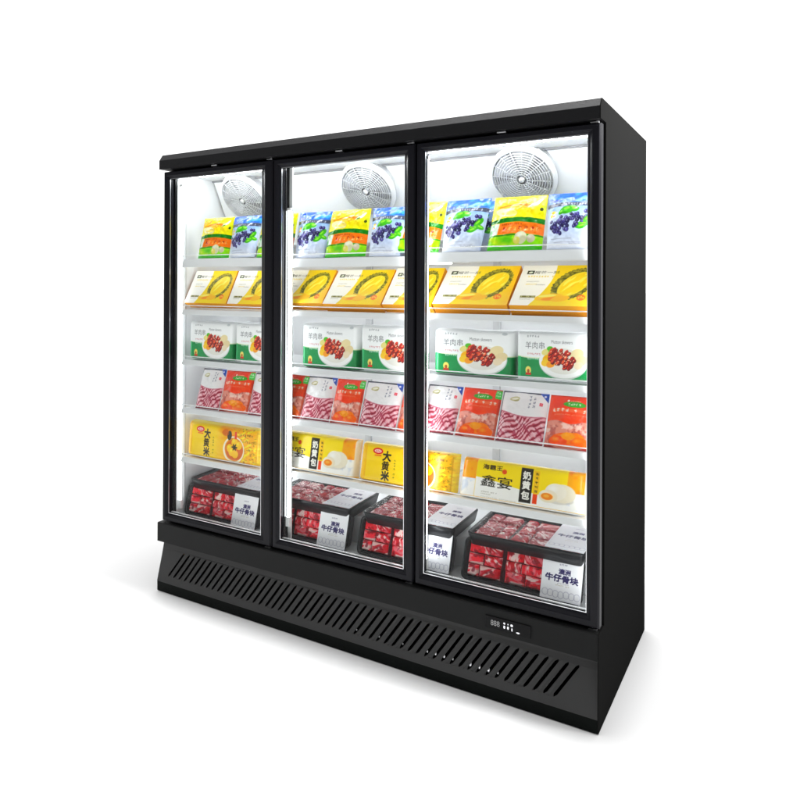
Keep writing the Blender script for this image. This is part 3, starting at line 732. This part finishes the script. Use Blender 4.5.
# doors
DOORS = (((-.994, -.3455, .3185, 1.924), (-.9655, -.409, .353, 1.8915)),
         ((-.3395, .3275, .3185, 1.924), (-.3065, .281, .356, 1.8885)),
         ((.3335, .9975, .3185, 1.924), (.3635, .955, .359, 1.8935)))
for (o, i) in DOORS:
    d = part('door', fz)
    bm = bmesh.new()
    frame_loop(bm, o, i, [(0, .054), (0, .028), (.10, .0205), (.16, .019), (.60, .019), (.66, .0205), (.84, .027), (1.0, .030), (1.0, .054)])
    obj('door_frame', bm, M['frame'], d)
    bm = bmesh.new(); box(bm, i[0] - .01, i[1] + .01, .040, .0435, i[2] - .01, i[3] + .01); obj('glass_pane', bm, M['glass'], d)
    bm = bmesh.new(); e = .0022
    frame_loop(bm, (i[0] - .001, i[1] + .001, i[2] - .001, i[3] + .001), (i[0] + e, i[1] - e, i[2] + e, i[3] - e), [(0, .0308), (0, .0335), (1, .0335), (1, .0308)])
    obj('glass_spacer', bm, M['silver'], d)
    bm = bmesh.new(); box(bm, i[0] + .002, i[1] - .002, .0445, .0553, i[2] - .004, i[2] + .0035, .001); obj('sill_highlight', bm, M['white'], d)  # white strip added to stand in for the highlight along the glass bottom
    cx = (o[0] + o[1]) / 2
    bm = bmesh.new(); box(bm, cx - .016, cx + .016, .012, .032, 1.9245, 1.930, .0015); obj('latch', bm, M['silver'], d)
    for zz, h0 in ((1.9245, .006), (.3125, .0055)):
        bm = bmesh.new(); tube(bm, (o[1] - .012, .028, zz), (o[1] - .012, .028, zz + h0), .006, 12); box(bm, o[1] - .034, o[1] - .014, .022, .034, zz + .001, zz + .004)
        obj('hinge', bm, M['silver'], d)
# base: apron, grille, kick plate, end caps
bm = bmesh.new(); prism_x(bm, [(.0, .229), (0, .311), (.003, .3141), (.0692, .3141), (.0692, .229)], -W2, W2 - .0038); obj('apron', bm, M['apron'], fz)
bm = bmesh.new(); box(bm, -W2, W2 - .0038, .0, .0694, .003, .0455, .0012); obj('kick_plate', bm, M['kick'], fz)
GY = .0425
def gpt(x, t, dy=0.): return Vector((x, GY * t + dy, .046 + (.229 - .046) * t))
bm = bmesh.new()
t0, t1 = (.075 - .046) / .183, (.186 - .046) / .183
N = 54; xs0, xs1 = -.9365, .8565; dx = (xs1 - xs0) / (N - 1); sl = .0755; hw = .0060
xa, xb = -W2 + .001, W2 - .0037
def quad(*p): bm.faces.new([bm.verts.new(x) for x in p])
quad(gpt(xa, 0), gpt(xb, 0), gpt(xb, t0), gpt(xa, t0)); quad(gpt(xa, t1), gpt(xb, t1), gpt(xb, 1), gpt(xa, 1))
prev = (xa, xa)
for k in range(N + 1):
    if k < N: b_, t_ = xs0 + k * dx - hw, xs0 + k * dx - hw + sl
    else: b_, t_ = xb, xb
    quad(gpt(prev[0], t0), gpt(b_, t0), gpt(t_, t1), gpt(prev[1], t1))
    if k < N:
        c0, c1 = xs0 + k * dx, xs0 + k * dx + sl; e = .10; ee = .9
        for s in (-1, 1):
            quad(gpt(c0 + s * hw, t0), gpt(c0 + s * hw * .1, t0), gpt(c0 + s * hw * .55 + sl * .03, t0 + .02), gpt(c0 + s * hw + sl * .07, t0 + .07 * (t1 - t0)))
            quad(gpt(c1 + s * hw, t1), gpt(c1 + s * hw * .1, t1), gpt(c1 + s * hw * .55 - sl * .03, t1 - .02), gpt(c1 + s * hw - sl * .07, t1 - .07 * (t1 - t0)))
        prev = (b_ + 2 * hw, t_ + 2 * hw)
bmesh.ops.remove_doubles(bm, verts=bm.verts[:], dist=.0002)
bmesh.ops.recalc_face_normals(bm, faces=bm.faces[:])
gr = obj('vent_grille', bm, M['grille'], fz)
sm = gr.modifiers.new('thick', 'SOLIDIFY'); sm.thickness = .003; sm.offset = 0
# end caps: the right one is flush with the front, the left one follows the sloping grille
bm = bmesh.new(); prism_x(bm, [(.003, .046), (GY + .002, .2285), (.0695, .2285), (.0695, .046)], -W2, -W2 + .003); obj('end_cap', bm, M['kick'], fz)
bm = bmesh.new(); box(bm, -.96, .96, .20, .30, .03, .26); box(bm, -.95, .95, .07, .2, .031, .034); obj('machine_bay', bm, M['dark'], fz)
bm = bmesh.new()
for k in range(5): tube(bm, (-.3, .10, .075 + k * .03), (.86, .10, .075 + k * .03), .004, 8)
for k in range(60): box(bm, -.28 + k * .019, -.279 + k * .019, .085, .14, .06, .21)
obj('condenser', bm, M['dark'], fz)
for k, r_ in ((39, .0042), (40, .005), (41, .0055), (42, .004), (44, .0065), (45, .006), (46, .0065), (47, .004), (30, .003), (33, .0035), (36, .003)):  # silver beads added in the slots to make glints
    x = xs0 + k * dx + sl * .10; p_ = gpt(x, t0 + .085, .0045)
    bm = bmesh.new(); bmesh.ops.create_uvsphere(bm, u_segments=14, v_segments=10, radius=r_, matrix=Matrix.Translation(p_) @ Matrix.Diagonal((.9, .8, 1.25, 1)))
    obj('glint_bead', bm, M['silver'], fz, True)
# control panel on the apron
cp = part('control_panel', fz)
bm = bmesh.new(); box(bm, .621, .782, -.003, -.0002, .2455, .2865, .0012); obj('panel_plate', bm, M['plate'], cp)
def text_obj(name, body, x, z, h, width, m, parent, y):
    tr = text_tris(body); p = tr.reshape(-1, 2); lo, hi = p.min(0), p.max(0)
    bm = bmesh.new(); kx, kz = width / (hi[0] - lo[0]), h / (hi[1] - lo[1])
    for t in tr:
        v = [bm.verts.new((x + (a[0] - (lo[0] + hi[0]) / 2) * kx, y, z + (a[1] - (lo[1] + hi[1]) / 2) * kz)) for a in t]
        bm.faces.new(v)
    bmesh.ops.remove_doubles(bm, verts=bm.verts[:], dist=1e-5)
    bmesh.ops.recalc_face_normals(bm, faces=bm.faces[:])
    return obj(name, bm, m, parent)
text_obj('digits', '888', .657, .266, .018, .032, M['digit_dim'], cp, -.0036)
bm = bmesh.new()
for (x, z, w_, h_) in ((.690, .2735, .006, .004), (.690, .2615, .006, .008), (.703, .2615, .006, .008), (.703, .2735, .003, .003), (.716, .2725, .008, .006), (.717, .2590, .004, .008), (.738, .2535, .012, .003)):
    box(bm, x - w_ / 2, x + w_ / 2, -.0040, -.0034, z - h_ / 2, z + h_ / 2)
    box(bm, x - w_ / 5, x + w_ / 4, -.0044, -.0036, z - h_ / 2 - .001, z + h_ / 2 + .001)
obj('icons', bm, M['icon'], cp)

# ------------------------------------------------------------------ shelves (five per bay)
BAYS = ((-.938, -.374), (-.336, .310), (.352, .953))
SHELF = ((1.523, 1.516, 1.528), (1.290, 1.298, 1.304), (1.058, 1.064, 1.078), (.834, .845, .858), (.607, .628, .637))
for rowi, zs in enumerate(SHELF):
    for bi, z in enumerate(zs):
        x0, x1 = BAYS[bi]
        sh = part('shelf', fz)
        bm = bmesh.new(); box(bm, x0, x1, .092, .56, z - .014, z - .003, .002); obj('shelf_plate', bm, M['white'], sh)
        lh = .038 if rowi == 0 else .024
        bm = bmesh.new(); prism_x(bm, [(.086, z - .001), (.0915, z - .001), (.0915, z - lh), (.078, z - lh), (.078, z - lh + .003)], x0, x1); obj('shelf_lip', bm, M['white'], sh)
        bm = bmesh.new(); box(bm, x0 + .04, x1 - .04, .44, .455, z - .0185, z - .0145); obj('shelf_fill', bm, M['fill_shelf'], sh)  # unseen strip added to brighten the back wall and goods below
        if rowi == 0:
            bm = bmesh.new(); box(bm, x0 + .04, x1 - .04, .096, .106, z - .0185, z - .0145); obj('shelf_fill', bm, M['fill_front'], sh)  # unseen front strip added to brighten the durian cartons
        bm = bmesh.new()
        gz = z + (.016 if rowi != 1 else .018)
        tube(bm, (x0 + .006, .078, gz), (x1 - .006, .078, gz), .0019, 8)
        for xx in (x0 + .006, x1 - .006): tube(bm, (xx, .078, gz), (xx, .084, z - .006), .0019, 8)
        obj('guard_wire', bm, M['white'], sh)

# ------------------------------------------------------------------ goods
jr = random.Random(9)
def place(root, x0, x1, yb, zb, yt, zt, w, h, Dp, label, group, first, jit=0.):
    lean = math.atan2(yt - yb, zt - zb); ln = math.hypot(yt - yb, zt - zb)
    o = root if first else dup(root)
    o.location = ((x0 + x1) / 2, yb + Dp * math.cos(lean), zb - Dp * math.sin(lean))
    o.rotation_euler = (-lean, R(jr.uniform(-1, 1)) * jit, R(jr.uniform(-1.6, 1.6)) * jit)
    o.scale = ((x1 - x0) / w, 1, ln / h)
    o['label'] = label
    if group: o['group'] = group
    return o
def tag(o, cat): o['category'] = cat; return o

# top shelf: dumpling bags and blueberry bags
ym, yw, yh = yellow_bag_mesh(); yb_ = tag(link(ym, 'dumpling_bag', M['bag']), 'food bag')
bmh, bw, bh = blue_bag_mesh(); bb_ = tag(link(bmh, 'blueberry_bag', M['bag']), 'food bag')
R1 = [(1.526, .143, 1.714), (1.519, .152, 1.714), (1.531, .175, 1.728)]
GY1, GB1 = 'yellow dumpling bags on the top shelf', 'blueberry bags on the top shelf'
yl = [(-.862, -.668, 0, 'lime and yellow frozen food bag, leftmost on top shelf behind left door'),
      (-.506, -.312, 1, 'lime and yellow bag on top shelf mostly hidden behind the left mullion'),
      (-.138, .060, 1, 'lime and yellow bag between two blueberry bags behind middle door'),
      (.190, .383, 2, 'lime and yellow bag on top shelf cut by left frame of right door'),
      (.577, .779, 2, 'lime and yellow bag standing before the right fan, fully visible behind right door')]
for k, (a, b, r_, lb) in enumerate(yl): place(yb_, a, b, .1, *R1[r_], yw, yh, .004, lb, GY1, k == 0, 1.)
bl = [(-.676, -.502, 0, 'blue and white blueberry bag beside the leftmost yellow bag behind left door'),
      (-.307, -.130, 1, 'blue and white blueberry bag beside the light tube at left of middle door'),
      (.062, .232, 1, 'blue and white blueberry bag at right end of middle door, below its fan'),
      (.382, .566, 2, 'blue and white blueberry bag left of the right door\'s full yellow bag'),
      (.782, .962, 2, 'blue and white blueberry bag at right end of the top shelf')]
for k, (a, b, r_, lb) in enumerate(bl): place(bb_, a, b, .1, *R1[r_], bw, bh, .004, lb, GB1, k == 0, 1.)
for a, b, r_, lb in ((-.265, -.085, 1, 'blueberry bag in second row peeking between blueberry and yellow bags behind middle door'),
                     (.425, .615, 2, 'blueberry bag in second row peeking between blueberry and yellow bags behind right door'),
                     (.105, .275, 1, 'blueberry bag in second row behind last blueberry bag of middle door')):
    zb, yt, zt = R1[r_]; place(bb_, a, b, .155, zb, yt + .055, zt - .003, bw, bh, .004, lb, GB1, False)
# durian cartons
dm, dw, dh, dd = durian_mesh(); du = tag(link(dm, 'durian_carton', M['card']), 'food box')
for p in dm.polygons: p.use_smooth = False
dl = [(-.945, -.682, 1.320, .178, 1.469, 'durian carton, leftmost on second shelf behind left door'),
      (-.675, -.414, 1.320, .178, 1.468, 'durian carton at right of left door, partly behind the left mullion'),
      (-.408, -.150, 1.330, .208, 1.470, 'durian carton at left of middle door with its white half hidden by the light tube'),
      (-.146, .132, 1.329, .218, 1.469, 'durian carton fully visible in the middle of second shelf behind middle door'),
      (.139, .354, 1.332, .222, 1.474, 'durian carton cut by the mullion between middle and right doors'),
      (.359, .653, 1.338, .250, 1.480, 'durian carton fully visible at left of second shelf behind right door'),
      (.661, .952, 1.338, .262, 1.480, 'durian carton at right end of second shelf cut by right door frame')]
for k, (a, b, zb, yt, zt, lb) in enumerate(dl): place(du, a, b, .1, zb, yt, zt, dw, dh, dd, lb, 'durian cartons on the second shelf', k == 0)
# lamb skewer packs
sm_, sw, shh, sd = skewer_mesh(); sk = tag(link(sm_, 'skewer_pack', M['wrap']), 'food pack')
sl_ = [(-.917, -.640, 1.060, 1.236, 'green and white lamb skewer pack, leftmost on third shelf'),
       (-.632, -.362, 1.064, 1.236, 'green and white lamb skewer pack cut by right frame of left door'),
       (-.258, .024, 1.064, 1.247, 'green and white lamb skewer pack fully visible at left of middle door'),
       (.036, .318, 1.068, 1.249, 'green and white lamb skewer pack cut by right frame of middle door'),
       (.362, .677, 1.079, 1.246, 'green and white lamb skewer pack fully visible at left of right door'),
       (.686, .955, 1.084, 1.249, 'green and white lamb skewer pack at right end of third shelf')]
for k, (a, b, zb, zt, lb) in enumerate(sl_): place(sk, a, b, .1, zb, .104, zt, sw, shh, sd, lb, 'lamb skewer packs on the third shelf', k == 0)
# pouches
mm, mw_, mh_ = slices_mesh(); ms = tag(link(mm, 'meat_slice_pouch', M['bag']), 'food bag')
om, ow_, oh_ = orange_mesh(); os_ = tag(link(om, 'orange_pouch', M['bag']), 'food bag')
R4 = [(.836, .158, 1.014), (.847, .166, 1.019), (.859, .190, 1.024)]
GM, GO = 'white and pink meat slice pouches on the fourth shelf', 'orange food pouches on the fourth shelf'
ml = [(-.875, -.728, 0, 'white and pink meat slice pouch, leftmost on fourth shelf'),
      (-.550, -.408, 0, 'white and pink meat slice pouch cut by right frame of left door'),
      (-.262, -.114, 1, 'white and pink meat slice pouch between two orange pouches at left of middle door'),
      (.030, .200, 1, 'white and pink meat slice pouch at right of middle door, its whole front showing'),
      (.300, .446, 2, 'white and pink meat slice pouch cut by left frame of right door'),
      (.612, .782, 2, 'white and pink meat slice pouch between two orange pouches behind right door')]
for k, (a, b, r_, lb) in enumerate(ml): place(ms, a, b, .1, *R4[r_], mw_, mh_, .004, lb, GM, k == 0, 1.)
ol = [(-.725, -.553, 0, 'orange food pouch fully visible behind left door'),
      (-.402, -.262, 1, 'orange food pouch half hidden by the light tube at left of middle door'),
      (-.108, .027, 1, 'orange food pouch in the centre of middle door between two meat slice pouches'),
      (.204, .298, 1, 'thin visible strip of an orange pouch at right frame of middle door'),
      (.454, .606, 2, 'orange food pouch fully visible at left of right door'),
      (.788, .950, 2, 'orange food pouch at right end of fourth shelf')]
for k, (a, b, r_, lb) in enumerate(ol): place(os_, a, b, .1, *R4[r_], ow_, oh_, .004, lb, GO, k == 0, 1.)
# fifth shelf
lm, lw_, lh_, ld = millet_mesh(); mi = tag(link(lm, 'millet_cake_pack', M['wrap']), 'food pack')
place(mi, -.935, -.494, .1, .609, .113, .771, lw_, lh_, ld, 'all-yellow pack with black brush lettering and bowl picture behind left door', 'yellow millet packs on the fifth shelf', True)
place(mi, .024, .445, .1, .635, .132, .782, lw_, lh_, ld, 'all-yellow pack with black brush lettering crossing from middle door to right door', 'yellow millet packs on the fifth shelf', False)
um_, uw, uh, ud = bun_mesh(); bu = tag(link(um_, 'bun_pack', M['wrap']), 'food pack')
place(bu, -.442, .005, .1, .628, .130, .784, uw, uh, ud, 'yellow and white bun pack behind middle door, its left end hidden', 'yellow and white bun packs on the fifth shelf', True)
place(bu, .461, .928, .1, .638, .148, .778, uw, uh, ud, 'yellow and white bun pack fully visible behind right door', 'yellow and white bun packs on the fifth shelf', False)
# bottom trays
tf = tray_proto('meat_tray', '-', .44, .150, .052, (.675, .99), 100, 1.)
GT, GL = 'meat trays standing at the bottom front', 'meat trays lying on the bottom riser'
spans = ((-.941, -.500), (-.466, -.025), (.023, .437), (.478, .922))
TZ = ((.330, .132, .474), (.337, .136, .481), (.341, .140, .482), (.341, .148, .482))
fl_ = ('upright tray of cubed beef with white label behind left door', 'upright tray of cubed beef whose white label shows whole behind middle door',
       'upright tray of cubed beef crossing from middle door to right door', 'upright tray of cubed beef fully visible at right of right door')
for k in range(4): place(tf, *spans[k], .1, *TZ[k], .44, .150, .052, fl_[k], GT, k == 0)
tl = tray_proto('lying_meat_tray', '-', .44, .255, .045, (.675, .99), 140, .80)  # shade on the lying beef is put into its colour
ll_ = ('lying tray of shade-darkened red beef above the upright tray behind left door', 'lying tray of shade-darkened red beef at left of middle door, label on its right',
       'lying tray of shade-darkened red beef crossing behind the mullion between middle and right doors', 'lying tray of shade-darkened red beef at right of right door')
for k in range(4):
    a, b = spans[k]; z = (.497, .499, .503, .506)[k]
    place(tl, a + .015, b + .004, .118, z, .365, z + .012, .44, .255, .045, ll_[k], GL, k == 0)

# ------------------------------------------------------------------ camera
cd = bpy.data.cameras.new('camera'); cam = bpy.data.objects.new('camera', cd); C.objects.link(cam)
cam.location = (1.5301, -2.1679, 1.4051)
cam.rotation_mode = 'QUATERNION'
cam.rotation_quaternion = Matrix.Rotation(.5236, 4, 'Z').to_quaternion() @ Matrix.Rotation(PI / 2 + .0014, 4, 'X').to_quaternion() @ Matrix.Rotation(.0044, 4, 'Z').to_quaternion()
cd.sensor_width = 36; cd.lens = 684.18 / 800 * 36; cd.shift_y = -(400 - 284.46) / 800; cd.clip_end = 500; cd.clip_start = .02
bpy.context.scene.camera = cam

# ------------------------------------------------------------------ light: white studio
w = bpy.data.worlds.new('World'); bpy.context.scene.world = w; w.use_nodes = True
nt = w.node_tree; bg = nt.nodes['Background']
tc = nt.nodes.new('ShaderNodeTexCoord'); sp = nt.nodes.new('ShaderNodeSeparateXYZ')
nt.links.new(tc.outputs['Generated'], sp.inputs[0])
ad = nt.nodes.new('ShaderNodeMath'); ad.operation = 'MULTIPLY_ADD'      # dimmer studio behind the camera, low down
ad.inputs[1].default_value = .62
nt.links.new(sp.outputs['Z'], ad.inputs[0]); nt.links.new(sp.outputs['Y'], ad.inputs[2])
mr = nt.nodes.new('ShaderNodeMapRange'); mr.interpolation_type = 'SMOOTHSTEP'
mr.inputs['From Min'].default_value = -.5; mr.inputs['From Max'].default_value = .40
mr.inputs['To Min'].default_value = .10; mr.inputs['To Max'].default_value = 1.48
nt.links.new(ad.outputs[0], mr.inputs['Value']); nt.links.new(mr.outputs['Result'], bg.inputs['Strength'])
bg.inputs['Color'].default_value = (1, 1, 1, 1)
def area(name, loc, target, sx, sy, power, col=(1, 1, 1)):
    l = bpy.data.lights.new(name, 'AREA'); l.shape = 'RECTANGLE'; l.size = sx; l.size_y = sy; l.energy = power; l.color = col
    o = bpy.data.objects.new(name, l); C.objects.link(o); o.location = loc
    o.rotation_euler = (Vector(target) - Vector(loc)).to_track_quat('-Z', 'Y').to_euler()
    return o
area('front_strip_fill', (0, .09, 4.6), (0, .09, 0), 2.6, .16, 125)  # unseen strip added to tighten the floor shadow before the base
area('right_strip_fill', (.93, .42, 4.6), (.93, .42, 0), .14, .7, 60)  # unseen strip added to narrow the floor shadow on the right
l = bpy.data.lights.new('side_spot', 'SPOT'); l.energy = 820; l.spot_size = R(62); l.spot_blend = 1; l.shadow_soft_size = .25  # unseen spot added to brighten the side panel towards its top
o = bpy.data.objects.new('side_spot', l); C.objects.link(o); o.location = (2.7, .5, 3.0)
o.rotation_euler = (Vector((1.0, .42, 1.95)) - o.location).to_track_quat('-Z', 'Y').to_euler()

sc = bpy.context.scene
sc.view_settings.view_transform = 'Standard'; sc.view_settings.look = 'None'; sc.view_settings.exposure = 0; sc.view_settings.gamma = 1
sc.cycles.use_denoising = True
sc.cycles.max_bounces = 10; sc.cycles.transparent_max_bounces = 16; sc.cycles.diffuse_bounces = 5
sc.cycles.caustics_reflective = False; sc.cycles.caustics_refractive = False
